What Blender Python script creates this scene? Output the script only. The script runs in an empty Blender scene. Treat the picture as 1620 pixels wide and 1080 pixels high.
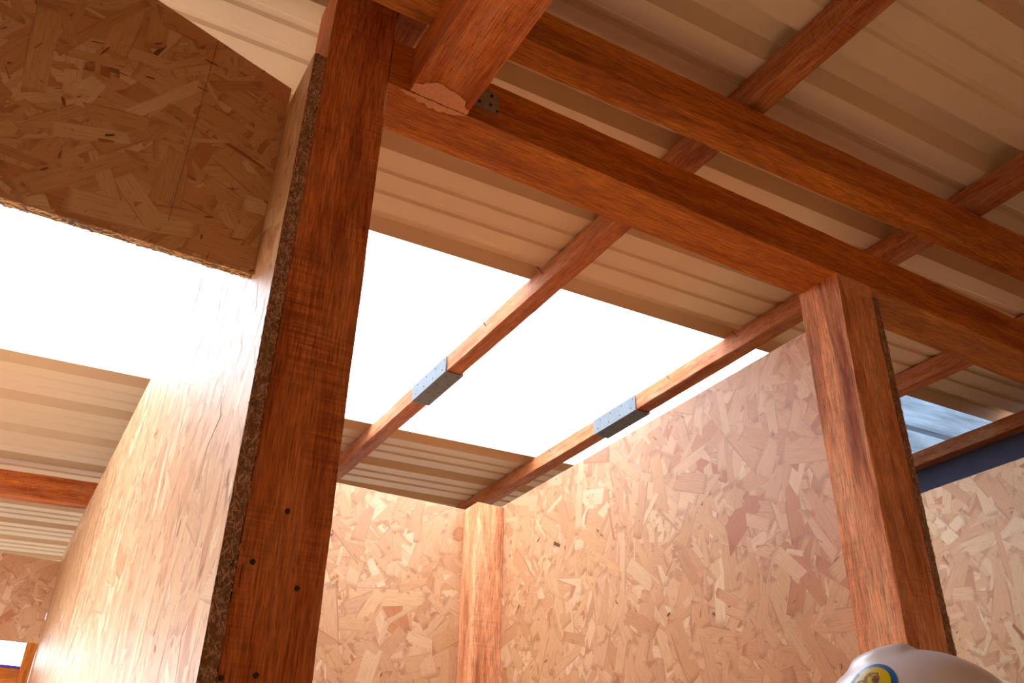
import bpy, bmesh, math, random
from mathutils import Vector, Matrix
SC = bpy.context.scene
COL = SC.collection
EYE = 1.45                                   # eye height above the floor

# ------------------------------------------------------------------ camera
cam = bpy.data.cameras.new('camera')
cam.sensor_width = 36.0
cam.lens = 1404.7737 / 1620 * 36.0
cam.clip_start = 0.02
camo = bpy.data.objects.new('camera', cam)
COL.objects.link(camo)
RIGHT = Vector((0.863777, -0.503437, 0.020987))
DOWN = Vector((0.268905, 0.425351, -0.864157))
FWD = Vector((0.426122, 0.752082, 0.502785))
camo.matrix_world = Matrix(((RIGHT.x, -DOWN.x, -FWD.x, 0), (RIGHT.y, -DOWN.y, -FWD.y, 0),
                            (RIGHT.z, -DOWN.z, -FWD.z, EYE), (0, 0, 0, 1)))
SC.camera = camo

# ------------------------------------------------------------------ world, light, exposure
SKY_STRENGTH = 3.4
SUN_STRENGTH = 10.0
SC.view_settings.view_transform = 'Standard'
SC.view_settings.look = 'None'
SC.view_settings.gamma = 1.0
SC.view_settings.use_curve_mapping = False
SC.view_settings.exposure = 1.22
world = bpy.data.worlds.new('sky')
SC.world = world
world.use_nodes = True
wt = world.node_tree
for n in list(wt.nodes):
    wt.nodes.remove(n)
w_out = wt.nodes.new('ShaderNodeOutputWorld')
w_bg = wt.nodes.new('ShaderNodeBackground')
w_tc = wt.nodes.new('ShaderNodeTexCoord')
w_ns = wt.nodes.new('ShaderNodeTexNoise')
w_ns.inputs['Scale'].default_value = 3.0
w_ns.inputs['Detail'].default_value = 5.0
w_rp = wt.nodes.new('ShaderNodeValToRGB')
w_rp.color_ramp.elements[0].position = 0.35
w_rp.color_ramp.elements[0].color = (0.62, 0.80, 1.0, 1)
w_rp.color_ramp.elements[1].position = 0.62
w_rp.color_ramp.elements[1].color = (0.93, 0.96, 1.0, 1)
wt.links.new(w_tc.outputs['Generated'], w_ns.inputs['Vector'])
wt.links.new(w_ns.outputs['Fac'], w_rp.inputs['Fac'])
wt.links.new(w_rp.outputs['Color'], w_bg.inputs['Color'])
w_bg.inputs['Strength'].default_value = SKY_STRENGTH
wt.links.new(w_bg.outputs['Background'], w_out.inputs['Surface'])
sun = bpy.data.lights.new('sun', 'SUN')
sun.energy = SUN_STRENGTH
sun.angle = math.radians(3)
sun.color = (1.0, 0.98, 0.94)
suno = bpy.data.objects.new('sun', sun)
COL.objects.link(suno)
suno.rotation_euler = Vector((0.01, -0.27, -1.0)).to_track_quat('-Z', 'Y').to_euler()

# ------------------------------------------------------------------ measured layout (metres, z relative to the eye)
SL = 0.0429                                   # roof slope along x
Z0, PH, PW = 1.0833, 0.0494, 0.0456           # purlin underside at x = 0, purlin depth and width
PX = (0.2906, 0.8806, 1.4791, 2.0617, 2.6182)
ZM, HM, YM, WM = 0.9407, 0.0871, 0.8722, 0.0899
XN, W, T, ZW = 0.1938, 0.0902, 0.0174, 0.9364
XR, ZW2, XP, YP, ZF = 1.1724, 0.9232, 1.1724, 2.2513, 0.9196
XW2, ZR2 = 2.2341, 0.9351
roof_z = lambda x: Z0 + PH + 0.002 + SL * x

# ------------------------------------------------------------------ node helpers
def new_mat(name):
    m = bpy.data.materials.new(name)
    m.use_nodes = True
    nt = m.node_tree
    b = nt.nodes['Principled BSDF']
    return m, nt, b

def N(nt, kind, **kw):
    n = nt.nodes.new(kind)
    for k, v in kw.items():
        if k in n.inputs:
            n.inputs[k].default_value = v
        else:
            setattr(n, k, v)
    return n

def ramp(nt, stops, interp='LINEAR'):
    n = nt.nodes.new('ShaderNodeValToRGB')
    cr = n.color_ramp
    cr.interpolation = interp
    while len(cr.elements) < len(stops):
        cr.elements.new(0.5)
    for e, (p, c) in zip(cr.elements, stops):
        e.position = p
        e.color = (c[0], c[1], c[2], 1)
    return n

def mixc(nt, a, b, fac, blend='MIX'):
    n = nt.nodes.new('ShaderNodeMix')
    n.data_type = 'RGBA'
    n.blend_type = blend
    for sock, val in ((n.inputs[0], fac), (n.inputs[6], a), (n.inputs[7], b)):
        if hasattr(val, 'links') or hasattr(val, 'is_linked'):
            nt.links.new(val, sock)
        elif isinstance(val, (int, float)):
            sock.default_value = val
        else:
            sock.default_value = (val[0], val[1], val[2], 1)
    return n.outputs[2]

def lin(r, g, b):
    f = lambda c: ((c / 255 + 0.055) / 1.055) ** 2.4 if c > 10 else c / 255 / 12.92
    return (f(r), f(g), f(b))

# ------------------------------------------------------------------ materials
def wood_mat(name, dark, mid, light, saw=0.5, rough=0.72, fuzz=0.35):
    """sawn reddish timber: grain runs along the object's own X axis"""
    m, nt, b = new_mat(name)
    L = nt.links.new
    tc = N(nt, 'ShaderNodeTexCoord')
    oi = N(nt, 'ShaderNodeObjectInfo')
    sc_ = N(nt, 'ShaderNodeVectorMath', operation='SCALE')
    sc_.inputs[0].default_value = (13.0, 7.0, 5.0)
    L(oi.outputs['Random'], sc_.inputs['Scale'])
    ad = N(nt, 'ShaderNodeVectorMath', operation='ADD')
    L(tc.outputs['Object'], ad.inputs[0])
    L(sc_.outputs[0], ad.inputs[1])
    def mapped(s):
        mp = N(nt, 'ShaderNodeMapping')
        mp.inputs['Scale'].default_value = s
        L(ad.outputs[0], mp.inputs['Vector'])
        return mp.outputs[0]
    broad = N(nt, 'ShaderNodeTexNoise', Scale=1.0, Detail=4.0, Roughness=0.55, Distortion=0.6)
    L(mapped((3.0, 26, 26)), broad.inputs['Vector'])
    fine = N(nt, 'ShaderNodeTexNoise', Scale=1.0, Detail=5.0, Roughness=0.7)
    L(mapped((24.0, 420, 420)), fine.inputs['Vector'])
    pore = N(nt, 'ShaderNodeTexNoise', Scale=1.0, Detail=2.0, Roughness=0.5)
    L(mapped((34.0, 520, 520)), pore.inputs['Vector'])
    r1 = ramp(nt, [(0.28, dark), (0.47, mid), (0.70, light)])
    L(broad.outputs['Fac'], r1.inputs['Fac'])
    r2 = ramp(nt, [(0.32, (0.42, 0.36, 0.32)), (0.64, (1.6, 1.56, 1.5))])
    L(fine.outputs['Fac'], r2.inputs['Fac'])
    c = mixc(nt, r1.outputs['Color'], r2.outputs['Color'], 0.8, 'MULTIPLY')
    rp = ramp(nt, [(0.29, (.75, .75, .75)), (0.36, (0, 0, 0))])
    L(pore.outputs['Fac'], rp.inputs['Fac'])
    c = mixc(nt, c, (dark[0] * .35, dark[1] * .35, dark[2] * .35), rp.outputs['Color'])
    # saw marks across the grain
    sawn = N(nt, 'ShaderNodeTexNoise', Scale=1.0, Detail=4.0, Roughness=0.7)
    L(mapped((210, 7, 7)), sawn.inputs['Vector'])
    area = N(nt, 'ShaderNodeTexNoise', Scale=1.0, Detail=2.0)
    L(mapped((7, 12, 12)), area.inputs['Vector'])
    ar = ramp(nt, [(0.42, (0, 0, 0)), (0.62, (1, 1, 1))])
    L(area.outputs['Fac'], ar.inputs['Fac'])
    sr = ramp(nt, [(0.35, (0.55, 0.5, 0.45)), (0.6, (1.1, 1.1, 1.1))])
    L(sawn.outputs['Fac'], sr.inputs['Fac'])
    sm = N(nt, 'ShaderNodeMath', operation='MULTIPLY')
    L(ar.outputs['Color'], sm.inputs[0])
    sm.inputs[1].default_value = saw
    c = mixc(nt, c, mixc(nt, c, sr.outputs['Color'], 1.0, 'MULTIPLY'), sm.outputs[0])
    # pale dusty fuzz left by the saw
    fz = N(nt, 'ShaderNodeTexNoise', Scale=1.0, Detail=5.0, Roughness=0.75)
    L(mapped((9, 60, 60)), fz.inputs['Vector'])
    fr = ramp(nt, [(0.47, (0, 0, 0)), (0.72, (fuzz, fuzz, fuzz))])
    L(fz.outputs['Fac'], fr.inputs['Fac'])
    c = mixc(nt, c, lin(190, 140, 110), fr.outputs['Color'])
    L(c, b.inputs['Base Color'])
    b.inputs['Roughness'].default_value = rough
    b.inputs['Specular IOR Level'].default_value = 0.3
    bp = N(nt, 'ShaderNodeBump', Strength=0.35, Distance=0.002)
    hm = N(nt, 'ShaderNodeMath', operation='ADD')
    L(fine.outputs['Fac'], hm.inputs[0])
    L(sawn.outputs['Fac'], hm.inputs[1])
    L(hm.outputs[0], bp.inputs['Height'])
    L(bp.outputs['Normal'], b.inputs['Normal'])
    return m

WOOD = wood_mat('reddish_sawn_timber', lin(148, 68, 20), lin(190, 98, 34), lin(208, 124, 58), saw=0.4, fuzz=0.5)
WOOD_PURLIN = wood_mat('sawn_purlin_timber', lin(140, 70, 30), lin(172, 98, 48), lin(188, 122, 74), saw=0.6, fuzz=0.7)
WOOD_POST = wood_mat('reddish_post_timber', lin(146, 74, 30), lin(190, 106, 48), lin(208, 130, 72), saw=0.9, fuzz=0.2)
WOOD_BEAM = wood_mat('brown_beam_timber', lin(154, 82, 20), lin(186, 106, 28), lin(206, 128, 44), saw=0.15, fuzz=0.04, rough=0.6)
WOOD_ROUGH = wood_mat('weathered_rough_timber', lin(150, 80, 44), lin(226, 152, 102), lin(240, 184, 138), saw=0.3, fuzz=0.5)

def strand_mat(name, stops, grain=0.65, rim=0.5):
    m, nt, b = new_mat(name)
    L = nt.links.new
    r = ramp(nt, stops)
    tone = N(nt, 'ShaderNodeUVMap', uv_map='Tone')
    sp = N(nt, 'ShaderNodeSeparateXYZ')
    L(tone.outputs[0], sp.inputs[0])
    L(sp.outputs['X'], r.inputs['Fac'])
    uv = N(nt, 'ShaderNodeUVMap', uv_map='UVMap')
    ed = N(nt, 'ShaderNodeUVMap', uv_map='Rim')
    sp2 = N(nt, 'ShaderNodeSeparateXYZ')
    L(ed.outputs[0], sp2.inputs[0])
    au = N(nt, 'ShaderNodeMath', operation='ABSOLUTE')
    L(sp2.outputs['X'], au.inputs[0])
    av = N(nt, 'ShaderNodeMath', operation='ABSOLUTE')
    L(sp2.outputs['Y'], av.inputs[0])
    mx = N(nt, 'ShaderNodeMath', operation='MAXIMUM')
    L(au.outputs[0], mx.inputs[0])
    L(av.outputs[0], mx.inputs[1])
    er = ramp(nt, [(0.88, (0, 0, 0)), (1.0, (rim, rim, rim))])  # darkened strand edges: painted tiny shadows plus a brown glue line
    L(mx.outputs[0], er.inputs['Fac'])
    mp = N(nt, 'ShaderNodeMapping')
    mp.inputs['Scale'].default_value = (22, 420, 1)
    L(uv.outputs[0], mp.inputs['Vector'])
    ns = N(nt, 'ShaderNodeTexNoise', Scale=1.0, Detail=4.0, Roughness=0.65)
    L(mp.outputs[0], ns.inputs['Vector'])
    g = ramp(nt, [(0.28, (0.68, 0.6, 0.54)), (0.55, (1.03, 1.03, 1.03))])
    L(ns.outputs['Fac'], g.inputs['Fac'])
    c = mixc(nt, r.outputs['Color'], g.outputs['Color'], grain, 'MULTIPLY')
    mp2 = N(nt, 'ShaderNodeMapping')
    mp2.inputs['Scale'].default_value = (60, 900, 1)
    L(uv.outputs[0], mp2.inputs['Vector'])
    n2 = N(nt, 'ShaderNodeTexNoise', Scale=1.0, Detail=1.0)
    L(mp2.outputs[0], n2.inputs['Vector'])
    k = ramp(nt, [(0.24, (1, 1, 1)), (0.30, (0, 0, 0))])
    L(n2.outputs['Fac'], k.inputs['Fac'])
    c = mixc(nt, c, lin(120, 72, 44), k.outputs['Color'])
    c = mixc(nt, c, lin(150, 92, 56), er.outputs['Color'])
    L(c, b.inputs['Base Color'])
    b.inputs['Roughness'].default_value = 0.47
    b.inputs['Specular IOR Level'].default_value = 0.42
    bp = N(nt, 'ShaderNodeBump', Strength=0.25, Distance=0.001)
    L(ns.outputs['Fac'], bp.inputs['Height'])
    L(bp.outputs['Normal'], b.inputs['Normal'])
    return m

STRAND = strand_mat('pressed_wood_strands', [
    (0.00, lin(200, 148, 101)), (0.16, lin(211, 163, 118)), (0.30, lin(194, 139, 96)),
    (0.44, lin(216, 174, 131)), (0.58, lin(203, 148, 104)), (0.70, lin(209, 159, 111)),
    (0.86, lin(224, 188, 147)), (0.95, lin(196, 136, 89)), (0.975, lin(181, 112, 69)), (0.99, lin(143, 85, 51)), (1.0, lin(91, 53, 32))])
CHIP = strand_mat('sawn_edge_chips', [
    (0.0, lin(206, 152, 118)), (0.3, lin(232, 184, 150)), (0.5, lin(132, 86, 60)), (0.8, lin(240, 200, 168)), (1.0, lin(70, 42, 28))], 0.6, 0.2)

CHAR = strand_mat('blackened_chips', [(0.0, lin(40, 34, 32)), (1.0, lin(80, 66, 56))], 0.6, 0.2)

def flat_mat(name, col, rough=0.5, metal=0.0, noise=0.0, scale=40, spec=0.5):
    m, nt, b = new_mat(name)
    b.inputs['Roughness'].default_value = rough
    b.inputs['Metallic'].default_value = metal
    b.inputs['Specular IOR Level'].default_value = spec
    if noise:
        tc = N(nt, 'ShaderNodeTexCoord')
        ns = N(nt, 'ShaderNodeTexNoise', Scale=scale, Detail=5.0, Roughness=0.6)
        nt.links.new(tc.outputs['Object'], ns.inputs['Vector'])
        lo = [c * (1 - noise) for c in col]
        hi = [min(1, c * (1 + noise)) for c in col]
        r = ramp(nt, [(0.3, lo), (0.7, hi)])
        nt.links.new(ns.outputs['Fac'], r.inputs['Fac'])
        nt.links.new(r.outputs['Color'], b.inputs['Base Color'])
    else:
        b.inputs['Base Color'].default_value = (*col, 1)
    return m

ROOF = flat_mat('cream_painted_sheet_metal', lin(224, 196, 162), 0.5, 0, 0.03, 3, 0.3)
CORE = flat_mat('board_core', lin(150, 108, 74), 0.9, 0, 0.25, 120)
WALLP = flat_mat('pale_board', lin(228, 200, 166), 0.8, 0, 0.1, 30)
WALLD = flat_mat('brown_board', lin(206, 150, 96), 0.85, 0, 0.2, 30)
WALLB = flat_mat('plain_strand_board', lin(214, 160, 112), 0.8, 0, 0.2, 30)
GALV = flat_mat('galvanised_steel', (0.15, 0.165, 0.18), 0.6, 0.0, 0.12, 60, 0.2)
PLATE = flat_mat('dull_grey_steel', (0.36, 0.36, 0.34), 0.45, 0.6, 0.15, 90)
SCREW = flat_mat('dark_screw_heads', (0.035, 0.028, 0.024), 0.5, 0.3, 0.2, 300)
RUST = flat_mat('dark_iron_nails', (0.05, 0.035, 0.03), 0.6, 0.5, 0.2, 300)
NAVY = flat_mat('navy_painted_metal', lin(66, 68, 92), 0.45, 0.0, 0.12, 12)
FLOOR = flat_mat('dark_packed_earth', (0.07, 0.055, 0.04), 0.9, 0, 0.12, 6)
PUTTY = flat_mat('bare_scraped_wood', lin(228, 158, 114), 0.85, 0, 0.12, 160)
PENCIL = flat_mat('pencil_graphite', (0.06, 0.04, 0.03), 0.7)
BLUE_EDGE = flat_mat('blue_plastic_strip', lin(60, 50, 190), 0.5)
HAT = flat_mat('white_hard_hat_plastic', lin(226, 226, 230), 0.28, 0, 0.01, 5)

def skylight_mat(name, tint, transp, dirt):
    m = bpy.data.materials.new(name)
    m.use_nodes = True
    nt = m.node_tree
    L = nt.links.new
    for n in list(nt.nodes):
        nt.nodes.remove(n)
    out = N(nt, 'ShaderNodeOutputMaterial')
    tr = N(nt, 'ShaderNodeBsdfTransparent')
    tl = N(nt, 'ShaderNodeBsdfTranslucent')
    gl = N(nt, 'ShaderNodeBsdfGlossy', Roughness=0.25)
    gl.inputs['Color'].default_value = (0.9, 0.92, 0.95, 1)
    tc = N(nt, 'ShaderNodeTexCoord')
    mp = N(nt, 'ShaderNodeMapping')
    mp.inputs['Scale'].default_value = (1.3, 9, 1)
    L(tc.outputs['Object'], mp.inputs['Vector'])
    ns = N(nt, 'ShaderNodeTexNoise', Scale=2.2, Detail=6.0, Roughness=0.62)
    L(mp.outputs[0], ns.inputs['Vector'])
    r = ramp(nt, [(0.3, [c * (1 - dirt) for c in tint]), (0.68, tint)])
    L(ns.outputs['Fac'], r.inputs['Fac'])
    L(r.outputs['Color'], tr.inputs['Color'])
    L(r.outputs['Color'], tl.inputs['Color'])
    m1 = N(nt, 'ShaderNodeMixShader')
    m1.inputs[0].default_value = 1 - transp
    L(tr.outputs[0], m1.inputs[1])
    L(tl.outputs[0], m1.inputs[2])
    m2 = N(nt, 'ShaderNodeMixShader')
    m2.inputs[0].default_value = 0.05
    L(m1.outputs[0], m2.inputs[1])
    L(gl.outputs[0], m2.inputs[2])
    L(m2.outputs[0], out.inputs['Surface'])
    return m

SKYLIGHT = skylight_mat('white_translucent_sheet', (0.93, 0.95, 0.98), 0.84, 0.10)
SKYLIGHT_BLUE = skylight_mat('bluish_weathered_sheet', (0.27, 0.305, 0.345), 0.85, 0.40)

# ------------------------------------------------------------------ object helpers
def link_mesh(name, bm_or_me, mat, parent=None, loc=None, rot=None):
    if isinstance(bm_or_me, bmesh.types.BMesh):
        me = bpy.data.meshes.new(name)
        bm_or_me.normal_update()
        bm_or_me.to_mesh(me)
        bm_or_me.free()
    else:
        me = bm_or_me
    o = bpy.data.objects.new(name, me)
    COL.objects.link(o)
    if mat is not None and not me.materials:
        me.materials.append(mat)
    if parent is not None:
        o.parent = parent
    if loc is not None:
        o.location = loc
    if rot is not None:
        o.rotation_euler = rot
    return o

def tag(o, label=None, cat=None, group=None, kind=None):
    if label: o['label'] = label
    if cat: o['category'] = cat
    if group: o['group'] = group
    if kind: o['kind'] = kind
    return o

def empty(name, loc):
    o = bpy.data.objects.new(name, None)
    o.empty_display_size = 0.05
    COL.objects.link(o)
    o.location = loc
    return o

def add_box(bm, x0, x1, y0, y1, z0, z1):
    vs = [bm.verts.new((x, y, z)) for z in (z0, z1) for y in (y0, y1) for x in (x0, x1)]
    for f in ((0, 2, 3, 1), (4, 5, 7, 6), (0, 1, 5, 4), (2, 6, 7, 3), (0, 4, 6, 2), (1, 3, 7, 5)):
        bm.faces.new([vs[i] for i in f])
    return vs

def timber_mesh(length, w, h, seed, bevel=0.0014, wave=0.0006):
    """a sawn length of timber along +X with slightly uneven, eased edges; origin at the middle of its start"""
    rnd = random.Random(seed)
    bm = bmesh.new()
    seg = max(6, int(length / 0.03))
    b = bevel
    prof = [(-w/2 + b, -h/2), (w/2 - b, -h/2), (w/2, -h/2 + b), (w/2, h/2 - b),
            (w/2 - b, h/2), (-w/2 + b, h/2), (-w/2, h/2 - b), (-w/2, -h/2 + b)]
    rings = []
    off = [[0, 0] for _ in prof]
    for i in range(seg + 1):
        x = length * i / seg
        ring = []
        for k, (y, z) in enumerate(prof):
            off[k][0] = off[k][0] * 0.7 + rnd.uniform(-1, 1) * wave
            off[k][1] = off[k][1] * 0.7 + rnd.uniform(-1, 1) * wave
            ring.append(bm.verts.new((x, y + off[k][0], z + off[k][1])))
        rings.append(ring)
    n = len(prof)
    for i in range(seg):
        for k in range(n):
            bm.faces.new((rings[i][k], rings[i][(k + 1) % n], rings[i + 1][(k + 1) % n], rings[i + 1][k]))
    bm.faces.new(list(reversed(rings[0])))
    bm.faces.new(rings[-1])
    bmesh.ops.recalc_face_normals(bm, faces=bm.faces)
    return bm

def timber(name, p0, axis, length, w, h, mat, seed, parent=None, slope=0.0):
    """p0: centre of the start face in eye-relative coordinates. axis x: w along y, h along z; axis y: w along x, h along z; axis z: w along x, h along y"""
    bm = timber_mesh(length, w, h, seed)
    o = link_mesh(name, bm, mat)
    if axis == 'x':
        o.rotation_euler = (0, -math.atan(slope), 0)
    elif axis == 'y':
        o.rotation_euler = (0, 0, math.pi / 2)
    else:
        o.rotation_euler = Matrix(((0, -1, 0), (0, 0, -1), (1, 0, 0))).to_euler()
    o.location = (p0[0], p0[1], p0[2] + EYE)
    if parent is not None:
        o.parent = parent
        o.location = Vector(o.location) - parent.location
    return o

# ------------------------------------------------------------------ strand board
def clip_rect(poly, x0, x1, y0, y1):
    for ax, lim, sg in ((0, x0, 1), (0, x1, -1), (1, y0, 1), (1, y1, -1)):
        out = []
        for i, a in enumerate(poly):
            bq = poly[(i + 1) % len(poly)]
            da, db = (a[ax] - lim) * sg, (bq[ax] - lim) * sg
            if da >= 0: out.append(a)
            if (da >= 0) != (db >= 0):
                t = da / (da - db)
                out.append((a[0] + (bq[0] - a[0]) * t, a[1] + (bq[1] - a[1]) * t))
        poly = out
        if len(poly) < 3: return []
    return poly

def strands(name, origin, U, V, w, h, parent, mat, seed, count, length=(0.10, 0.25), width=(0.020, 0.060),
            angle=(90, 38), lift=0.0009, overhang=0.002, cut=None, slivers=0.25, even=True, fixed_tone=None):
    """pressed wood flakes lying on a board face, each with its own outline and height"""
    rnd = random.Random(seed)
    U, V = Vector(U), Vector(V)
    Nn = U.cross(V).normalized()
    O = Vector(origin)
    verts, faces, uvs, rims, tones = [], [], [], [], []
    for i in range(count):
        cx, cy = rnd.uniform(-0.03, w + 0.03), rnd.uniform(-0.03, h + 0.03)
        thin = rnd.random() < slivers
        ln = rnd.uniform(*length) * (0.45 if thin else 1)
        wd = rnd.uniform(*width) * rnd.uniform(0.6, 1) * (0.28 if thin else 1)
        a = math.radians(rnd.gauss(*angle)) if rnd.random() < 0.8 else rnd.uniform(0, math.pi)
        ca, sa = math.cos(a), math.sin(a)
        sk0, sk1 = rnd.uniform(-0.7, 0.7) * wd, rnd.uniform(-0.7, 0.7) * wd
        tp = rnd.uniform(0.55, 1.0)
        bow = rnd.uniform(-0.12, 0.12) * wd
        loc = [(-ln/2 + sk0 * 0.5, -wd/2), (0, -wd/2 + bow), (ln/2 + sk1 * 0.5, -wd/2 * tp),
               (ln/2 + rnd.uniform(-0.006, 0.006), rnd.uniform(-0.2, 0.2) * wd),
               (ln/2 - sk1 * 0.5, wd/2 * tp), (0, wd/2 + bow), (-ln/2 - sk0 * 0.5, wd/2),
               (-ln/2 + rnd.uniform(-0.006, 0.006), rnd.uniform(-0.2, 0.2) * wd)]
        poly = [(cx + x * ca - y * sa, cy + x * sa + y * ca) for x, y in loc]
        e = rnd.uniform(-0.0008, overhang)
        poly = clip_rect(poly, -e, w + e, -e, h + e)
        if cut:
            poly = cut(poly)
        if len(poly) < 3: continue
        z0 = 0.0001 + lift * (i / count) * 0.7 + rnd.uniform(0, lift * 0.3)
        tx, ty = rnd.uniform(-0.012, 0.012), rnd.uniform(-0.012, 0.012)
        base = len(verts)
        tn = (rnd.random() ** 0.5 if thin and even else rnd.random()) * (1.0 if thin or not even else 0.975)
        if fixed_tone is not None: tn = fixed_tone + rnd.uniform(0, 1 - fixed_tone)
        ou, ov = rnd.uniform(0, 50), rnd.uniform(0, 50)
        for x, y in poly:
            dx, dy = x - cx, y - cy
            verts.append(O + U * x + V * y + Nn * max(0.00005, z0 + dx * tx * 0.2 + dy * ty * 0.2))
            lx, ly = dx * ca + dy * sa, -dx * sa + dy * ca
            uvs.append((lx + ou, ly + ov))
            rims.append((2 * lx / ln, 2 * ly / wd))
            tones.append(tn)
        faces.append(tuple(range(base, base + len(poly))))
    me = bpy.data.meshes.new(name)
    me.from_pydata([tuple(v) for v in verts], [], faces)
    idx = [l.vertex_index for l in me.loops]
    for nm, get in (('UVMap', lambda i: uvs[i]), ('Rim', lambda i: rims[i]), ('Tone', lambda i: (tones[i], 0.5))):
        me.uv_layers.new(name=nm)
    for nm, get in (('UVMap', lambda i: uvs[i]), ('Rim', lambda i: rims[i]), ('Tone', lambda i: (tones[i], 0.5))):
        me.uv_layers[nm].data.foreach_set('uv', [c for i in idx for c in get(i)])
    o = link_mesh(name, me, mat, parent)
    o['kind'] = 'stuff'
    return o

def board(name, x0, x1, y0, y1, z0, z1, mat=CORE):
    bm = bmesh.new()
    add_box(bm, x0, x1, y0, y1, z0, z1)
    o = link_mesh(name, bm, mat)
    return o

E = EYE
# ------------------------------------------------------------------ setting: floor, walls
bm = bmesh.new()
add_box(bm, -60, 60, -60, 60, -0.2, 0)
tag(link_mesh('floor', bm, FLOOR), 'dark packed earth floor under the timber frame', 'floor', kind='structure')

FLOORC = flat_mat('pale_bounce_concrete', (0.68, 0.64, 0.57), 0.85, 0, 0.1, 8)  # unseen passage floor, added pale to bounce neutral light upward
FLOORB = flat_mat('warm_bounce_boards', (0.74, 0.49, 0.27), 0.8, 0, 0.15, 8)  # unseen bay floor, added bright to throw warm light up at beams and roof
tag(board('floor', XN + 0.004, XR + W - 0.004, YM + 0.1, YP + W - 0.004, 0.0, 0.018, FLOORB), 'pale board floor added unseen inside the bay to bounce light up', 'floor', kind='structure')
tag(board('floor', -1.6, XN - T - 0.006, 1.05, 3.6, 0.0, 0.018, FLOORC), 'unseen pale grey floor added in the left passage to bounce neutral light', 'floor', kind='structure')

FLOORE = flat_mat('brown_packed_earth', (0.22, 0.16, 0.09), 0.9, 0, 0.15, 8)  # unseen floor area with its own tone to steer bounced light
tag(board('floor', -1.6, 2.70, -1.68, YM + 0.05, 0.0, 0.014, FLOORE), 'unseen brown floor added around the viewer to set the bounced light', 'floor', kind='structure')
tag(board('floor', XR + W + T + 0.004, 2.70, YM + 0.06, 4.4, 0.0, 0.014, FLOORE), 'brown packed floor of the next bay', 'floor', kind='structure')

# left wall board: sheathed on the left face of the near post, running away
wl = board('wall_left', XN - T + 0.001, XN - 0.0005, YM, 3.62, 0, ZW + E)
tag(wl, 'pale strand board partition fixed to the left face of the nearest post', 'wall', kind='structure')
strands('wood_strands', (XN - T + 0.001, 3.62, 0.03), (0, -1, 0), (0, 0, 1), 3.62 - YM, ZW + E - 0.03, wl, STRAND, 3, 15010, angle=(90, 30))
strands('wood_strands', (XN - 0.0005, YM + W, 0.03), (0, 1, 0), (0, 0, 1), 3.62 - YM - W, ZW + E - 0.03, wl, STRAND, 4, 7110)
strands('edge_chips', (XN - T + 0.001, YM, 0), (1, 0, 0), (0, 0, 1), T - 0.0015, ZW + E, wl, CHIP, 5, 26000,
        length=(0.002, 0.008), width=(0.0009, 0.0022), even=False, angle=(90, 30), lift=0.0022, overhang=0.0012, slivers=0.1)

# right wall board: on the right face of the right post and the far corner post
wr = board('wall_right', XR + W + 0.001, XR + W + T, YM + 0.001, YP + W + T, 0, ZW2 + E)
tag(wr, 'pinkish strand board partition between the right post and the far corner post', 'wall', kind='structure')
strands('wood_strands', (XR + W + 0.001, YP + W, 0.03), (0, -1, 0), (0, 0, 1), YP - YM, ZW2 + E - 0.03, wr, STRAND, 21, 12008, angle=(100, 42))
strands('edge_chips', (XR + W + 0.001, YM + 0.001, 0), (1, 0, 0), (0, 0, 1), T - 0.001, ZW2 + E, wr, CHIP, 8, 20000,
        length=(0.002, 0.008), width=(0.0009, 0.0022), even=False, angle=(90, 30), lift=0.002, overhang=0.001, slivers=0.1)

# back wall board, behind the far corner post
wb = board('wall_back', XN, XR + W, YP + W + 0.001, YP + W + T, 0, ZF + E)
tag(wb, 'cream strand board wall closing the far end of the bay', 'wall', kind='structure')
strands('wood_strands', (XN, YP + W + 0.001, 0.03), (1, 0, 0), (0, 0, 1), XR + W - XN, ZF + E - 0.03, wb, STRAND, 37, 9796, angle=(80, 45))

# partition of the next bay, beyond the right post
w2 = board('wall_far_right', XW2 + 0.001, XW2 + T, YM, 3.6, 0, ZR2 + E)
tag(w2, 'strand board partition of the next bay seen beyond the right post', 'wall', kind='structure')
strands('wood_strands', (XW2 + 0.001, 2.6, 0.03), (0, -1, 0), (0, 0, 1), 2.6 - YM, ZR2 + E - 0.03, w2, STRAND, 51, 13430, angle=(95, 45))

# unseen outer walls added to keep stray light out at rear and both sides
def sloped_wall(name, x0, x1, y0, y1, mat):
    o = board(name, x0, x1, y0, y1, 0, 1, mat)
    for v in o.data.vertices:
        if v.co.z > 0.5: v.co.z = roof_z(v.co.x) + E - 0.002
    return o
tag(sloped_wall('wall_unseen_rear', -1.62, 2.66, -1.70, -1.682, WALLD), 'unseen plain brown board wall added behind the viewer to control the light', 'wall', kind='structure')
def wall_with_opening(name, x0, x1, y0, y1, oy0, oy1, oz0, oz1, mat):
    o = sloped_wall(name, x0, x1, y0, y1, mat)
    bm = bmesh.new()
    zt = roof_z(x0) + E - 0.002
    add_box(bm, x0, x1, y0, oy0, 0, zt)
    add_box(bm, x0, x1, oy1, y1, 0, zt)
    add_box(bm, x0, x1, oy0, oy1, 0, oz0)
    add_box(bm, x0, x1, oy0, oy1, oz1, zt)
    bm.to_mesh(o.data)
    bm.free()
    return o
tag(wall_with_opening('wall_unseen_left', -1.62, -1.602, -1.68, 4.4, 1.3, 3.58, 0.7, 2.2, WALLP), 'unseen pale outer wall left of the passage with an opening added for sky light', 'wall', kind='structure')  # opening invented out of view so sky light whitens the left partition
tag(board('wall_unseen_right', 2.702, 2.72, -1.68, 4.4, 0, 1.018 + E, WALLD), 'unseen brown board outer wall on the right, added to block light', 'wall', kind='structure')

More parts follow.
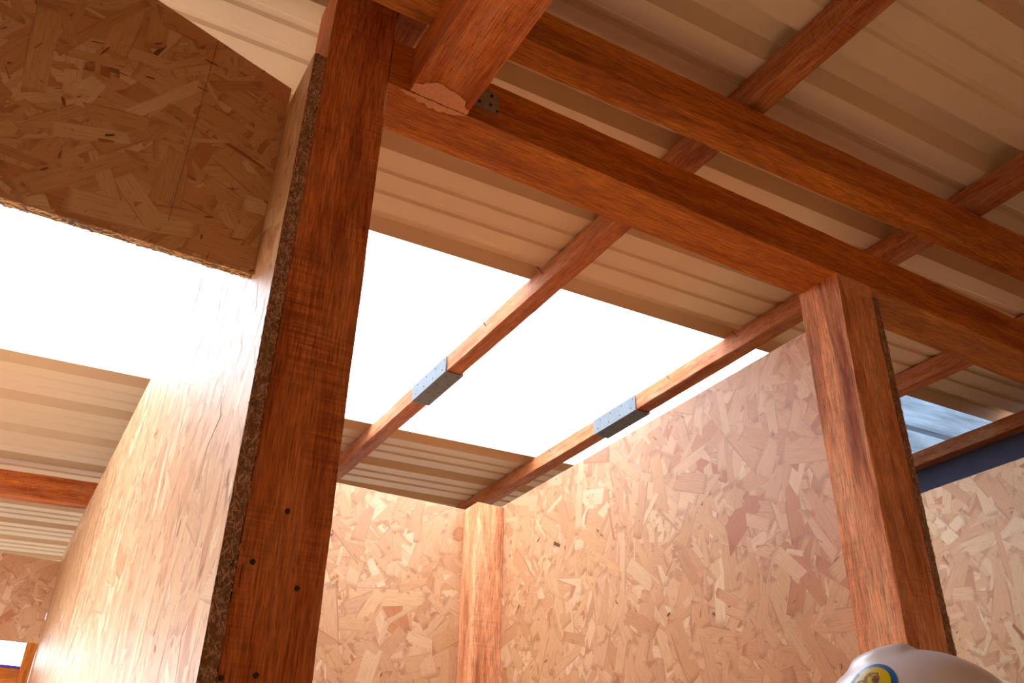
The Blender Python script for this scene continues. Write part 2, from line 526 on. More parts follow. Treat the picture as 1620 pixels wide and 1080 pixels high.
# small dark nicks and torn fibres on the board faces
NICK = dict(length=(0.004, 0.018), width=(0.002, 0.005), lift=0.0014, overhang=0.0, slivers=0.6, fixed_tone=0.968)
strands('dark_nicks', (XR + W + 0.0004, YP + W, 0.9), (0, -1, 0), (0, 0, 1), YP - YM, ZW2 + E - 0.9, wr, STRAND, 121, 340, angle=(60, 60), **NICK)
strands('dark_nicks', (XN, YP + W + 0.0016, 0.9), (1, 0, 0), (0, 0, 1), XR + W - XN, ZF + E - 0.9, wb, STRAND, 122, 160, angle=(60, 60), **NICK)
strands('dark_nicks', (XN - T + 0.0004, 3.62, 0.9), (0, -1, 0), (0, 0, 1), 3.62 - YM, ZW + E - 0.9, wl, STRAND, 123, 700, angle=(90, 30), **NICK)
strands('dark_nicks', (XW2 + 0.0004, 2.6, 0.9), (0, -1, 0), (0, 0, 1), 2.6 - YM, ZR2 + E - 0.9, w2, STRAND, 124, 300, angle=(60, 60), **NICK)

# ------------------------------------------------------------------ roof sheets
PITCH, REC0 = 0.257, 0.637
def sheet_profile(y0, n, lap0=0.0, lap1=0.0):
    """cross-section (y, z) of n pitches starting at the start of a rib recess"""
    pts = []
    for k in range(n + 1):
        a = y0 + k * PITCH
        pts += [(a, 0), (a + 0.016, 0.030), (a + 0.056, 0.030), (a + 0.074, 0)]
        if k == n: break
        for s in (0.128, 0.192):
            pts += [(a + s - 0.012, 0), (a + s - 0.006, 0.0045), (a + s + 0.006, 0.0045), (a + s + 0.012, 0)]
    return pts

def roof_sheet(name, y0, n, x0, x1, mat, lift, parent=None, seed=0):
    bm = bmesh.new()
    pts = sheet_profile(y0, n)
    t = 0.0012
    cols = []
    xs = [x0, x1]
    for x in xs:
        lo = [bm.verts.new((x, y, roof_z(x) + z + lift + E)) for y, z in pts]
        hi = [bm.verts.new((x, y, roof_z(x) + z + lift + t + E)) for y, z in pts]
        cols.append((lo, hi))
    (l0, h0), (l1, h1) = cols
    for i in range(len(pts) - 1):
        bm.faces.new((l0[i], l0[i + 1], l1[i + 1], l1[i]))
        bm.faces.new((h0[i], h1[i], h1[i + 1], h0[i + 1]))
        bm.faces.new((l0[i], h0[i], h0[i + 1], l0[i + 1]))
        bm.faces.new((l1[i], l1[i + 1], h1[i + 1], h1[i]))
    for i in (0, -1):
        bm.faces.new((l0[i], l1[i], h1[i], h0[i]))
    bmesh.ops.recalc_face_normals(bm, faces=bm.faces)
    return link_mesh(name, bm, mat, parent)

RX0, RX1 = -1.6, 2.78
ceiling = empty('ceiling', (0, 0, 0))
tag(ceiling, 'cream ribbed sheet metal roof seen from below', 'ceiling', kind='structure')
k0 = REC0 + PITCH * 3
for j, (start, lift) in enumerate(((-12, 0.0), (-8, 0.0014), (-4, 0.0), (4, 0.0), (8, 0.0014), (12, 0.0))):
    roof_sheet('roof_sheet', k0 + start * PITCH, 4, RX0, RX1, ROOF, lift, ceiling)
s1 = roof_sheet('skylight_sheet', k0, 4, RX0, 1.90, SKYLIGHT, 0.003)
tag(s1, 'glowing white translucent ribbed roof sheet over the middle of the bay', 'skylight', 'see-through roof sheets')
s2 = roof_sheet('skylight_sheet', k0, 4, 1.86, RX1, SKYLIGHT_BLUE, 0.0060)
tag(s2, 'bluish weathered see-through roof sheet beyond the right post', 'skylight', 'see-through roof sheets')

# ------------------------------------------------------------------ posts, beams, rafters
def screw_mesh(r, d):
    bm = bmesh.new()
    bmesh.ops.create_cone(bm, cap_ends=True, segments=10, radius1=r, radius2=r * 0.8, depth=d)
    me = bpy.data.meshes.new('screw')
    bm.to_mesh(me)
    bm.free()
    me.materials.append(SCREW)
    return me
SCREW_S, SCREW_L = screw_mesh(0.0021, 0.0016), screw_mesh(0.0030, 0.002)

def screws(pts, parent, rot, me, name='screw'):
    for p in pts:
        o = bpy.data.objects.new(name, me)
        COL.objects.link(o)
        o.parent = parent
        o.location = Vector((p[0], p[1], p[2] + E)) - parent.location
        o.rotation_euler = rot

def patch(name, pts3, nrm, mat, parent, t=0.0006):
    """thin irregular patch lying on a face"""
    bm = bmesh.new()
    n = Vector(nrm) * t
    base = Vector((0, 0, E)) - parent.location
    a = [bm.verts.new(Vector(p) + base) for p in pts3]
    b = [bm.verts.new(Vector(p) + n + base) for p in pts3]
    bm.faces.new(a)
    bm.faces.new(b)
    for i in range(len(a)):
        j = (i + 1) % len(a)
        bm.faces.new((a[i], a[j], b[j], b[i]))
    bmesh.ops.recalc_face_normals(bm, faces=bm.faces)
    return link_mesh(name, bm, mat, parent)

def ragged(pts, amp, seed, step=0.004):
    rnd = random.Random(seed)
    out = []
    for i, p in enumerate(pts):
        q = pts[(i + 1) % len(pts)]
        d = math.dist(p, q)
        n = max(1, int(d / step))
        for k in range(n):
            t = k / n
            out.append((p[0] + (q[0] - p[0]) * t + (rnd.uniform(-amp, amp) if k else 0),
                        p[1] + (q[1] - p[1]) * t + (rnd.uniform(-amp, amp) if k else 0)))
    return out

near = empty('timber_post', (XN + W/2, YM + W/2, 0))
tag(near, 'nearest dark reddish timber post with nail holes beside the strand board edge', 'post', 'upright timber posts')
timber('post_timber', (XN + W/2, YM + W/2, -E), 'z', E + 1.112, W, W, WOOD_POST, 11, near)
screws([(0.2353, YM - 0.0004, 0.302), (0.209, YM - 0.0004, 0.2454), (0.2295, YM - 0.0004, 0.1419), (0.1983, YM - 0.0004, 0.1364), (0.2565, YM - 0.0004, 0.2266)],
       near, (math.pi/2, 0, 0), SCREW_L, 'nail_head')
patch('filler_bead', [(XN + W - 0.0012, YM - 0.0003, 0.9371), (XN + W - 0.0002, YM - 0.0003, 0.9371), (XN + W + 0.0006, YM - 0.0003, 0.90), (XN + W - 0.0002, YM - 0.0003, 0.8725), (XN + W - 0.0025, YM - 0.0003, 0.89)],
      (0, -1, 0), flat_mat('pale_filler', lin(225, 180, 165), 0.8, 0, 0.05, 80), near)

rp = empty('timber_post', (XR + W/2, YM + W/2, 0))
tag(rp, 'right hand timber post with a rough lit left face holding up the long beam', 'post', 'upright timber posts')
timber('post_timber', (XR + W/2, YM + W/2, -E), 'z', E + ZM, W, W, WOOD_ROUGH, 12, rp)
PP = [(1.1701, 0.9405), (1.2109, 0.9405), (1.2534, 0.9405), (1.2626, 0.9405), (1.2626, 0.925), (1.2622, 0.9167), (1.2509, 0.9136), (1.2361, 0.9085),
      (1.2234, 0.911), (1.2045, 0.9155), (1.1927, 0.9211), (1.1834, 0.9283), (1.1758, 0.9362)]
patch('scraped_patch', [(x, YM - 0.0004, z) for x, z in ragged(PP, 0.0009, 5)], (0, -1, 0), PUTTY, rp)

cp = empty('timber_post', (XP + W/2, YP + W/2, 0))
tag(cp, 'orange timber post standing in the far corner between two strand board walls', 'post', 'upright timber posts')
timber('post_timber', (XP + W/2, YP + W/2, -E), 'z', E + 0.9185, W, W - 0.001, WOOD_ROUGH, 13, cp)

bp_ = empty('timber_post', (XN + W/2, 3.285, 0))
tag(bp_, 'barely visible timber post behind the far top edge of the left partition', 'post', 'upright timber posts')
timber('post_timber', (XN + W/2, 3.285, -E), 'z', E + 0.999, W, W, WOOD_BEAM, 14, bp_)

tie = empty('tie_beam', (XN + W, YM + W/2, ZM + E))
tag(tie, 'long dark brown beam from the nearest post across the right post', 'beam')
timber('beam_timber', (XN + W + 0.0008, YM + WM/2, ZM + HM/2), 'x', 2.75, WM, HM, WOOD_BEAM, 21, tie)
BPT = [(0.3010, 0.8746), (0.3185, 0.8728), (0.3601, 0.8728), (0.4090, 0.8728), (0.394, 0.8801), (0.3815, 0.8842), (0.3747, 0.8829), (0.3695, 0.8871), (0.3601, 0.8844),
       (0.3535, 0.8879), (0.344, 0.8825), (0.3361, 0.8853), (0.3275, 0.8796), (0.3177, 0.8798), (0.3103, 0.8777)]
patch('scraped_patch', [(x, y, ZM - 0.0004) for x, y in ragged(BPT, 0.0012, 6, 0.003)], (0, 0, -1), PUTTY, tie)
pl = bmesh.new()
add_box(pl, 0.385, 0.4600, YM - 0.0022, YM - 0.0002, 0.9665, 1.0065)
for v in pl.verts:
    v.co -= Vector((XN + W, YM + W/2, ZM))
plate = link_mesh('joining_plate', pl, PLATE, tie)
for q in ((0.4474, 0.9975), (0.446, 0.9785), (0.427, 0.976), (0.4575, 0.9715)):
    o = bpy.data.objects.new('screw', SCREW_L if q[0] < 0.45 else SCREW_S)
    COL.objects.link(o)
    o.parent = plate
    o.location = Vector((q[0], YM - 0.003, q[1])) - Vector((XN + W, YM + W/2, ZM))
    o.rotation_euler = (math.pi/2, 0, 0)

cross = empty('cross_beam', ((0.3165 + 0.4087)/2, YM, ZM + E))
tag(cross, 'thick short beam overhead butted square against the long dark beam', 'beam')
cb = timber('beam_timber', ((0.3165 + 0.4087)/2, YM - 2.4, ZM + HM/2), 'y', 2.399, 0.4087 - 0.3165, HM, WOOD, 22, cross)
CPT = [(0.3175, 0.8705), (0.3174, 0.8544), (0.3268, 0.8514), (0.3329, 0.8435), (0.342, 0.838), (0.354, 0.8362), (0.3652, 0.8405), (0.3756, 0.8412),
       (0.3852, 0.8439), (0.3927, 0.8465), (0.3996, 0.8598), (0.4067, 0.8614), (0.4080, 0.8705), (0.3905, 0.8708), (0.3591, 0.8708)]
patch('scraped_patch', [(x, y, ZM - 0.0004) for x, y in ragged(CPT, 0.0012, 7, 0.003)], (0, 0, -1), PUTTY, cross)

YU, WU, HU = 0.7672, 0.0486, 0.0759
xs0 = -1.5
raf = timber('rafter', (xs0, YU + WU/2, Z0 + SL * xs0 - HU/2 - 0.0040), 'x', 4.15, WU, HU, WOOD_BEAM, 31, slope=SL)
tag(raf, 'sloping brown rafter above and in front of the long dark beam', 'rafter', 'sloping rafters')
raf2 = timber('rafter', (xs0, 3.265, Z0 + SL * xs0 - 0.042), 'x', 2.2, 0.05, 0.083, WOOD, 32, slope=SL)
tag(raf2, 'orange rafter crossing under the roof beyond the left partition', 'rafter', 'sloping rafters')

# ------------------------------------------------------------------ purlins
def purlin(x, label, y0, y1, joint=None, seed=0, nails=()):
    zb = Z0 + SL * x
    zc = zb + PH/2 - 0.0004
    root = empty('purlin', (x + PW/2, y0, zb + E))
    tag(root, label, 'purlin', 'roof purlins running away from the viewer')
    if joint is None:
        timber('purlin_timber', (x + PW/2, y0, zc), 'y', y1 - y0, PW, PH - 0.002, WOOD_PURLIN, seed, root)
    else:
        ym = (joint[0] + joint[1]) / 2
        timber('purlin_timber', (x + PW/2, y0, zc), 'y', ym - y0 - 0.0006, PW, PH - 0.002, WOOD_PURLIN, seed, root)
        timber('purlin_timber', (x + PW/2 - 0.001, ym, zc - 0.0006), 'y', y1 - ym, PW, PH - 0.002, WOOD_PURLIN, seed + 1, root)
        a, b = joint
        t = 0.0016
        xl, xr = x - 0.0042, x + PW + 0.0042
        zt = zc + PH/2 - 0.004
        zl = zb - 0.0035
        bm = bmesh.new()
        add_box(bm, xl, xl + t, a, b, zl, zt)
        add_box(bm, xr - t, xr, a, b, zl, zt)
        add_box(bm, xl + t, xr - t, a, b, zl, zl + t)
        bmesh.ops.translate(bm, verts=bm.verts, vec=Vector((0, 0, E)) - root.location)
        br = link_mesh('splice_bracket', bm, GALV, root)
        n = 4
        ys = [a + 0.022 + (b - a - 0.044) * i / (n - 1) for i in range(n)]
        for i, y in enumerate(ys):
            for q, rot in (((xl - 0.0004, y, zl + 0.014), (0, math.pi/2, 0)), ((xl - 0.0004, y - 0.012, zt - 0.010), (0, math.pi/2, 0)),
                           ((xl + 0.013, y, zl - 0.0004), (0, 0, 0)), ((xr - 0.013, y - 0.012, zl - 0.0004), (0, 0, 0))):
                o = bpy.data.objects.new('screw', SCREW_S)
                COL.objects.link(o)
                o.parent = br
                o.location = Vector((q[0], q[1], q[2] + E)) - root.location
                o.rotation_euler = rot
    for (ny, ln, lean, tilt) in nails:
        bm = bmesh.new()
        bmesh.ops.create_cone(bm, cap_ends=True, segments=8, radius1=0.0011, radius2=0.0009, depth=ln)
        bmesh.ops.create_cone(bm, cap_ends=True, segments=10, radius1=0.0022, radius2=0.0022, depth=0.001, matrix=Matrix.Translation((0, 0, ln/2)))
        nl = link_mesh('nail', bm, RUST, root)
        nl.rotation_euler = (lean, tilt, 0)
        d = Matrix.Rotation(tilt, 3, 'Y') @ (Matrix.Rotation(lean, 3, 'X') @ Vector((0, 0, 1)))
        nl.location = Vector((x - 0.0005, ny, zc + PH/2 - 0.018 + E)) + d * ln * 0.32 - root.location
    return root

purlin(PX[0], 'purlin glimpsed behind the thick short beam at the top', -1.4, 3.3, seed=41)
purlin(PX[1], 'left of the two purlins crossing the bright skylight with a steel splice', -1.4, 4.4, (1.903, 2.118), 43,
       ((1.42, 0.022, 0.0, -0.85), (1.69, 0.022, 0.3, -1.0)))
purlin(PX[2], 'purlin over the right partition with a steel splice under the skylight', -1.4, 4.4, (1.860, 2.072), 45,
       ((1.43, 0.022, 0.0, -0.85), (1.705, 0.022, 0.0, -0.85), (2.33, 0.022, 0.0, -0.9)))
purlin(PX[3], 'purlin passing just behind the right post head into the next bay', -1.4, 4.4, seed=47)
purlin(PX[4], 'outermost purlin below the bluish skylight at the right edge', -1.4, 4.4, seed=49)

# ------------------------------------------------------------------ strand board header over the left opening
HX0, HZB = -0.75, 0.6425
hz = lambda x: min(1.062, 0.9733 - 0.313 * (x - 0.1758))
bm = bmesh.new()
xk = 0.1758 - (1.062 - 0.9733) / 0.313
out = [(HX0, HZB), (0.1766, HZB + 0.003), (0.1758, 0.9733), (xk, 1.062), (HX0, 1.062)]
fr = [bm.verts.new((x, 0.9905, z + E)) for x, z in out]
bk = [bm.verts.new((x, 1.0085, z + E)) for x, z in out]
bm.faces.new(fr)
bm.faces.new(list(reversed(bk)))
for i in range(5):
    j = (i + 1) % 5
    bm.faces.new((fr[j], fr[i], bk[i], bk[j]))
header = link_mesh('strand_board_panel', bm, CORE)
tag(header, 'dark brown strand board offcut over the left opening with a slanting top edge', 'board')
def cut_top(poly):
    o_ = []
    f = lambda p: hz(p[0] + HX0) - HZB - p[1]
    for i, a in enumerate(poly):
        b_ = poly[(i + 1) % len(poly)]
        da, db = f(a), f(b_)
        if da >= 0: o_.append(a)
        if (da >= 0) != (db >= 0):
            t = da / (da - db)
            o_.append((a[0] + (b_[0] - a[0]) * t, a[1] + (b_[1] - a[1]) * t))
    return o_
strands('wood_strands', (HX0, 0.9905, HZB + E), (1, 0, 0), (0, 0, 1), 0.1762 - HX0, 0.42, header, STRAND, 77, 1500,
        length=(0.06, 0.17), width=(0.014, 0.05), angle=(20, 45), cut=cut_top, overhang=0.001, slivers=0.35)
strands('edge_chips', (HX0, 0.9905, HZB + E), (0, 1, 0), (1, 0, 0.003), 0.018, 0.1766 - HX0, header,
        strand_mat('orange_edge_chips', [(0, lin(226, 158, 78)), (0.4, lin(240, 184, 104)), (0.6, lin(140, 84, 40)), (0.8, lin(246, 206, 140)), (1, lin(60, 36, 22))], 0.7),
        78, 4200, even=False, length=(0.004, 0.016), width=(0.001, 0.0032), angle=(90, 25), lift=0.0016, overhang=0.001, slivers=0.1)
strands('dark_nicks', (HX0, 0.9896, HZB + E), (1, 0, 0), (0, 0, 1), 0.1762 - HX0, 0.36, header, STRAND, 125, 240, angle=(20, 50), cut=cut_top,
        length=(0.005, 0.018), width=(0.0015, 0.005), lift=0.0006, overhang=0.0, slivers=0.5, fixed_tone=0.972)
strands('charred_edge', (-0.052, 0.9900, HZB + E - 0.0016), (0, 1, 0), (1, 0, 0.003), 0.018, 0.045, header, CHAR, 126, 160,
        length=(0.004, 0.014), width=(0.001, 0.004), angle=(90, 30), lift=0.0014, overhang=0.001, even=False)
patch('pencil_line', [(0.0612, 0.9893, 0.68), (0.0618, 0.9893, 0.68), (0.0634, 0.9893, 0.9615 + 0.046), (0.0628, 0.9893, 0.9615 + 0.046)], (0, -1, 0), PENCIL, header, 0.0002)

# ------------------------------------------------------------------ far end of the left bay
bh = board('strand_board_panel', -1.2, XN - T - 0.002, 3.601, 3.618, 0.611 + E, 0.897 + E)
tag(bh, 'small yellow strand board panel at the far end of the left passage', 'board')
strands('wood_strands', (-1.2, 3.601, 0.611 + E), (1, 0, 0), (0, 0, 1), 1.2 + XN - T - 0.002, 0.286, bh, STRAND, 91, 2200)
jm = timber('jamb_post', (0.158, 3.625, -E), 'z', E + 0.6105, 0.035, 0.05, WOOD_BEAM, 61)
tag(jm, 'brown jamb at the right side of the small far window opening', 'jamb')
rl = empty('window_rail', (-0.5, 3.63, 0.5 + E))
tag(rl, 'brown bottom rail of the small far window with a blue strip on top', 'rail')
timber('rail_timber', (-1.2, 3.63, 0.475), 'x', 1.34, 0.05, 0.10, WOOD_BEAM, 62, rl)
bm = bmesh.new()
add_box(bm, -0.7, 0.64, -0.026, 0.026, 0.0255, 0.0325)
link_mesh('blue_strip', bm, BLUE_EDGE, rl)

# navy fascia beyond the outermost purlin
bm = bmesh.new()
add_box(bm, 2.668, 2.684, -1.4, 4.4, 1.02 + E, 1.232 + E)
add_box(bm, 2.684, 2.70, -1.4, 4.4, 1.02 + E, 1.05 + E)
fa = link_mesh('fascia_board', bm, NAVY)
tag(fa, 'dark navy fascia strip along the outer roof edge above the far partition', 'fascia')

# ------------------------------------------------------------------ the person with the hard hat
HX = Vector((0.904, 0.672, 0.0))
front = Vector((-0.925, -0.38, 0)).normalized()
side = Vector((0, 0, 1)).cross(front).normalized()
Rf = Matrix((( front.x, side.x, 0), (front.y, side.y, 0), (0, 0, 1)))    # local x = front, y = wearer's left

def make_person():
    J, edges, radii = {}, [], {}
    def jnt(k, p, r, parent=None):
        J[k] = Vector(p)
        radii[k] = r
        if parent: edges.append((parent, k))
    jnt('pelvis', (0, 0, 0.90), (0.12, 0.15))
    jnt('waist', (0.01, 0, 1.05), (0.11, 0.14), 'pelvis')
    jnt('chest', (0.0, 0, 1.22), (0.12, 0.165), 'waist')
    jnt('collar', (0.0, 0, 1.33), (0.075, 0.10), 'chest')
    jnt('neck', (-0.005, 0, 1.395), (0.046, 0.046), 'collar')
    jnt('nape', (0.0, 0, 1.46), (0.046, 0.046), 'neck')
    for s, nm in ((1, 'l'), (-1, 'r')):
        jnt('cl' + nm, (-0.005, s * 0.09, 1.322), (0.058, 0.058), 'collar')
        jnt('sh' + nm, (0, s * 0.165, 1.30), (0.056, 0.056), 'cl' + nm)
        jnt('el' + nm, (-0.02, s * 0.20, 1.05), (0.042, 0.042), 'sh' + nm)
        jnt('wr' + nm, (0.04, s * 0.19, 0.82), (0.027, 0.03), 'el' + nm)
        jnt('pa' + nm, (0.06, s * 0.185, 0.76), (0.018, 0.036), 'wr' + nm)
        for q, (dx, ln) in enumerate(((0.030, 0.066), (0.010, 0.076), (-0.010, 0.070), (-0.028, 0.056))):
            a = 'f%s%d' % (nm, q)
            jnt(a, (0.06 + dx, s * 0.185, 0.715), (0.009, 0.009), 'pa' + nm)
            jnt(a + 'b', (0.065 + dx, s * 0.178, 0.715 - ln * 0.55), (0.008, 0.008), a)
            jnt(a + 'c', (0.067 + dx, s * 0.168, 0.715 - ln), (0.007, 0.007), a + 'b')
        jnt('th' + nm, (0.098, s * 0.172, 0.755), (0.010, 0.010), 'pa' + nm)
        jnt('tt' + nm, (0.115, s * 0.166, 0.72), (0.008, 0.008), 'th' + nm)
        jnt('hp' + nm, (0, s * 0.085, 0.84), (0.09, 0.085), 'pelvis')
        jnt('kn' + nm, (0.015, s * 0.10, 0.47), (0.058, 0.058), 'hp' + nm)
        jnt('an' + nm, (-0.01, s * 0.105, 0.10), (0.042, 0.042), 'kn' + nm)
        jnt('to' + nm, (0.14, s * 0.12, 0.045), (0.035, 0.042), 'an' + nm)
    # limbs: closely spaced ellipsoids along every bone, fused below into one continuous skin
    hb = bmesh.new()
    sv, sf = [(0, 0, -1)], []
    for q in range(1, 8):
        for p_ in range(14):
            th, ph = math.pi * q / 8, 2 * math.pi * p_ / 14
            sv.append((math.sin(th) * math.cos(ph), math.sin(th) * math.sin(ph), -math.cos(th)))
    sv.append((0, 0, 1))
    for p_ in range(14):
        r_ = (p_ + 1) % 14
        sf.append((0, 1 + r_, 1 + p_))
        for q in range(6):
            sf.append((1 + q * 14 + p_, 1 + q * 14 + r_, 15 + q * 14 + r_, 15 + q * 14 + p_))
        sf.append((len(sv) - 1, 85 + p_, 85 + r_))
    allv, allf = [], []
    for a, b in edges:
        pa, pb, ra, rb = J[a], J[b], radii[a], radii[b]
        n = max(2, int((pb - pa).length / (0.22 * min(ra + rb))) + 1)
        for k in range(n + 1):
            t = k / n
            rx, ry = ra[0] + (rb[0] - ra[0]) * t, ra[1] + (rb[1] - ra[1]) * t
            c_ = pa.lerp(pb, t)
            base = len(allv)
            allv += [(c_.x + rx * x, c_.y + ry * y, c_.z + min(rx, ry) * z) for x, y, z in sv]
            allf += [tuple(base + i_ for i_ in f) for f in sf]
    limbs = bpy.data.meshes.new('limbs')
    limbs.from_pydata(allv, [], allf)
    hb.from_mesh(limbs)
    bpy.data.meshes.remove(limbs)
    # the head is shaped from a sphere (jaw, chin, nose, brow, eye sockets, lips) and fused with the neck
    res = bmesh.ops.create_uvsphere(hb, u_segments=64, v_segments=48, radius=1.0)
    for v in res['verts']:
        x, y, z = v.co
        low = max(0.0, -z)
        px = 0.092 * x * (1 - 0.30 * low * (1 if x < 0 else 0.25)) + 0.012 + 0.016 * low
        py = 0.074 * y * (1 - 0.42 * low ** 1.6)
        pz = 1.535 + 0.112 * z
        if x > 0:
            g = lambda cy, cz, sy, sz: math.exp(-((py - cy) / sy) ** 2 - ((pz - cz) / sz) ** 2)
            px += 0.022 * g(0, 1.503, 0.011, 0.014) + 0.013 * g(0, 1.522, 0.008, 0.018) + 0.005 * g(0, 1.552, 0.04, 0.010)
            px -= 0.010 * (g(0.031, 1.530, 0.015, 0.011) + g(-0.031, 1.530, 0.015, 0.011))
            px += 0.006 * g(0, 1.474, 0.022, 0.005) + 0.006 * g(0, 1.463, 0.020, 0.005) - 0.004 * g(0, 1.4685, 0.024, 0.0025)
            px += 0.008 * g(0, 1.440, 0.018, 0.012)
        v.co = (px, py, pz)
    me2 = bpy.data.meshes.new('person')
    hb.to_mesh(me2)
    hb.free()
    o = bpy.data.objects.new('person_build', me2)
    COL.objects.link(o)
    rm = o.modifiers.new('fuse', 'REMESH')
    rm.mode = 'VOXEL'
    rm.voxel_size = 0.0046
    sm = o.modifiers.new('smooth', 'SMOOTH')
    sm.factor = 0.5
    sm.iterations = 3
    dg = bpy.context.evaluated_depsgraph_get()
    dg.update()
    me3 = bpy.data.meshes.new_from_object(o.evaluated_get(dg))
    bpy.data.objects.remove(o)
    me2 = me3
    me2.name = 'person'
    mats = [flat_mat('skin', lin(176, 124, 96), 0.55, 0, 0.04, 30), flat_mat('grey_work_shirt', lin(120, 124, 130), 0.9, 0, 0.06, 60),
            flat_mat('dark_work_trousers', lin(50, 54, 66), 0.9, 0, 0.08, 60), flat_mat('brown_work_boots', lin(74, 54, 40), 0.7, 0, 0.1, 60)]
    for m in mats:
        me2.materials.append(m)
    me2.materials.clear()
    for m in mats:
        me2.materials.append(m)
    for p in me2.polygons:
        c = p.center
        arm = abs(c.y) > 0.155 and c.z < 1.12
        if c.z < 0.115: p.material_index = 3
        elif arm and c.z < 1.06 and abs(c.y) > 0.145: p.material_index = 0
        elif c.z < 0.93: p.material_index = 2
        elif c.z < 1.37: p.material_index = 1
        else: p.material_index = 0
        p.use_smooth = True
    o = link_mesh('person', me2, None)
    o.matrix_world = Matrix.Translation(HX) @ Rf.to_4x4() @ Matrix.Diagonal((1, 1, 0.965, 1))
    tag(o, 'person under the white hard hat, only the top of the hat in view', 'person')
    eye_m = flat_mat('eye_white', (0.8, 0.8, 0.78), 0.2)
    iris = flat_mat('dark_iris', (0.03, 0.02, 0.015), 0.2)
    for s in (1, -1):
        bm = bmesh.new()
        bmesh.ops.create_uvsphere(bm, u_segments=14, v_segments=10, radius=0.0115)
        e = link_mesh('eye', bm, eye_m, o)
        e.location = (0.0775, s * 0.031, 1.530)
        bm = bmesh.new()
        bmesh.ops.create_uvsphere(bm, u_segments=10, v_segments=8, radius=0.0052)
        i_ = link_mesh('iris', bm, iris, e)
        i_.location = (0.0082, 0, 0)
        bm = bmesh.new()
        bmesh.ops.create_uvsphere(bm, u_segments=12, v_segments=8, radius=0.022)
        er = link_mesh('ear', bm, mats[0], o)
        er.scale = (0.7, 0.35, 1.2)
        er.location = (0.0, s * 0.073, 1.52)
    return o
make_person()

HAT_ROLL = 12
HATC = Vector((0.904, 0.672, 0.088 + E))      # centre of the shell's base
def shell_point(u, v, grow=0.0):
    """u: azimuth from the front, v: elevation 0 (rim) .. pi/2 (crown); a raised crest runs front to back"""
    ax, ay, az = 0.140, 0.116, 0.121
    x, y, z = math.cos(v) * math.cos(u), math.cos(v) * math.sin(u), math.sin(v)
    p = Vector((ax * x, ay * y, az * (z ** 0.92 if z > 0 else 0)))
    lat = abs(p.y)
    ridge = 1 / (1 + math.exp((lat - 0.031) / 0.002))
    rise = 1 / (1 + math.exp(-(p.z - 0.108) / 0.0025)) if p.x > 0 else 1 / (1 + math.exp(-(p.z - 0.04) / 0.004))
    k = 0.0075 * ridge * rise + grow
    n = Vector((x / ax, y / ay, z / az)).normalized()
    return p + n * k

hat = empty('hard_hat', HATC)
hat.matrix_world = Matrix.Translation(HATC) @ Rf.to_4x4() @ Matrix.Rotation(math.radians(HAT_ROLL), 4, 'X')
tag(hat, 'white hard hat with a round blue and yellow emblem at the lower right', 'hard hat')
bm = bmesh.new()
NU, NV = 96, 40
grid = [[bm.verts.new(shell_point(2 * math.pi * i / NU, math.pi/2 * (j / NV))) for i in range(NU)] for j in range(NV)]
top = bm.verts.new(shell_point(0, math.pi/2))
for j in range(NV - 1):
    for i in range(NU):
        bm.faces.new((grid[j][i], grid[j][(i + 1) % NU], grid[j + 1][(i + 1) % NU], grid[j + 1][i]))
for i in range(NU):
    bm.faces.new((grid[-1][i], grid[-1][(i + 1) % NU], top))
for f in bm.faces: f.smooth = True
link_mesh('shell', bm, HAT, hat)
bm = bmesh.new()
ins, outr = [], []
for i in range(NU):
    u = 2 * math.pi * i / NU
    w_ = 0.016 + 0.038 * max(0, math.cos(u)) ** 2
    p = shell_point(u, 0)
    d = Vector((math.cos(u), math.sin(u), 0))
    ring = [p + Vector((0, 0, 0.003)), p + d * w_ * 0.6 + Vector((0, 0, -0.002)), p + d * w_ + Vector((0, 0, -0.010)),
            p + d * w_ * 0.97 + Vector((0, 0, -0.013)), p + d * w_ * 0.5 + Vector((0, 0, -0.006)), p + Vector((0, 0, -0.003))]
    outr.append([bm.verts.new(q) for q in ring])
for i in range(NU):
    a, b = outr[i], outr[(i + 1) % NU]
    for k in range(6):
        bm.faces.new((a[k], b[k], b[(k + 1) % 6], a[(k + 1) % 6]))
for f in bm.faces: f.smooth = True
bmesh.ops.recalc_face_normals(bm, faces=bm.faces)
link_mesh('brim', bm, HAT, hat)

# emblem: laid on the curved front of the shell
EM_R = 0.0312
EMC = (0.0, 0.64)                                # azimuth, elevation of its centre on the shell
def em_point(a, b, grow):
    """a: to the wearer's left, b: up, in metres on the emblem's face"""
    return shell_point(EMC[0] + a / 0.110, EMC[1] + b / 0.116, grow)
def em_disc(name, r0, r1, mat, grow, parent):
    bm = bmesh.new()
    rings = []
    for k in range(7):
        r = r0 + (r1 - r0) * k / 6
        rings.append([bm.verts.new(em_point(r * math.cos(2*math.pi*i/64), r * math.sin(2*math.pi*i/64), grow)) for i in range(64)])
    for k in range(6):
        for i in range(64):
            bm.faces.new((rings[k][i], rings[k][(i+1) % 64], rings[k+1][(i+1) % 64], rings[k+1][i]))
    if r0 > 0 and r0 < 0.001:
        bm.faces.new(list(reversed(rings[0])))
    bmesh.ops.recalc_face_normals(bm, faces=bm.faces)
    for f in bm.faces: f.smooth = True
    return link_mesh(name, bm, mat, parent)
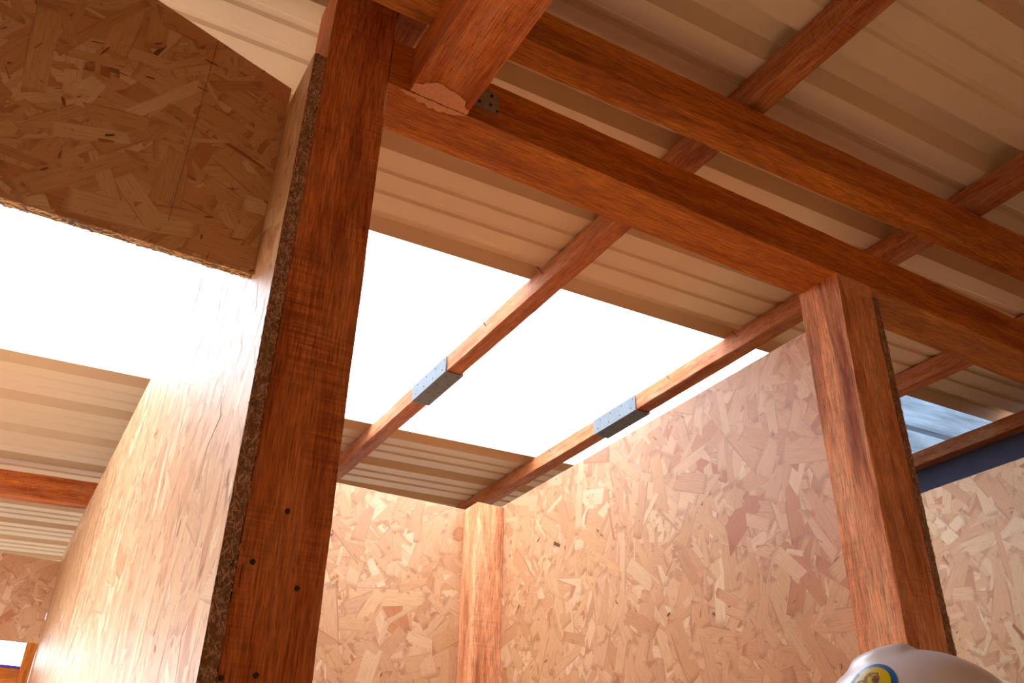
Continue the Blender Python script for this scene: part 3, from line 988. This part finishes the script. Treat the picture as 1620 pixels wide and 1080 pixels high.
def em_stroke(name, pts, wd, mat, grow, parent):
    bm = bmesh.new()
    P_ = []
    for i in range(len(pts) - 1):
        for k in range(5):
            t = k / 5
            P_.append((pts[i][0] + (pts[i+1][0] - pts[i][0]) * t, pts[i][1] + (pts[i+1][1] - pts[i][1]) * t))
    P_.append(pts[-1])
    prev = None
    for i, p in enumerate(P_):
        a, b = P_[max(0, i - 1)], P_[min(len(P_) - 1, i + 1)]
        dx, dy = b[0] - a[0], b[1] - a[1]
        l = math.hypot(dx, dy) or 1
        nx, ny = -dy / l * wd / 2, dx / l * wd / 2
        cur = (bm.verts.new(em_point(p[0] + nx, p[1] + ny, grow)), bm.verts.new(em_point(p[0] - nx, p[1] - ny, grow)))
        if prev: bm.faces.new((prev[0], cur[0], cur[1], prev[1]))
        prev = cur
    return link_mesh(name, bm, mat, parent)
em = em_disc('emblem', 0.0005, EM_R, flat_mat('emblem_blue', lin(10, 100, 170), 0.3), 0.0006, hat)
em_disc('yellow_field', 0.0005, EM_R * 0.77, flat_mat('emblem_yellow', lin(214, 190, 0), 0.3), 0.0010, em)
BRN = flat_mat('emblem_brown', lin(110, 48, 10), 0.4)
DRK = flat_mat('emblem_letters', lin(20, 30, 60), 0.4)
S_ = EM_R / 40.0                                  # emblem units: photo pixels from its centre, right and up
def st(pts, wd=1.8, mat=BRN, nm='animal_outline'):
    em_stroke(nm, [(-x * S_ * -1, y * S_) for x, y in pts], wd * S_, mat, 0.0014, em)
EOF_MARK = 0
st([(-24, 2), (-22, 8), (-19, 9), (-14, 8), (-11, 5), (-9, 11), (-5, 15), (0, 18), (4, 17), (9, 14), (14, 13), (13, 8), (14, 3), (12, -2)])
st([(-19, 9), (-18, 2)])
st([(-6, 14), (-6, 8), (-8, 0)])
st([(-3, 13), (0, 15), (4, 13), (-2, 13)])
st([(5, 8), (10, 8), (10, 5), (5, 5), (4, 2), (11, 2), (10, -3), (4, -2)], 3.2)
st([(-25, 4), (-22, 3), (-22, -2)])
LET = [(-31.5, 13), (-28.5, 18.5), (-24.5, 23.5)]
def letter(strokes, cx, cy, ang, s, mat):
    ca, sa = math.cos(ang), math.sin(ang)
    for pts in strokes:
        st([(cx + (x * ca - y * sa) * s, cy + (x * sa + y * ca) * s) for x, y in pts], 1.7, mat, 'letter_stroke')
GD = [[(-2, -3), (-2, 3), (0.5, 3), (2, 1.5), (2, -1.5), (0.5, -3), (-2, -3)]]
GA = [[(-2, -3), (0, 3), (2, -3)], [(-1.2, -0.8), (1.2, -0.8)]]
letter(GD, *LET[0], math.radians(66), 0.9, DRK)
letter(GA, *LET[1], math.radians(56), 0.9, DRK)
letter(GD, *LET[2], math.radians(45), 0.9, DRK)
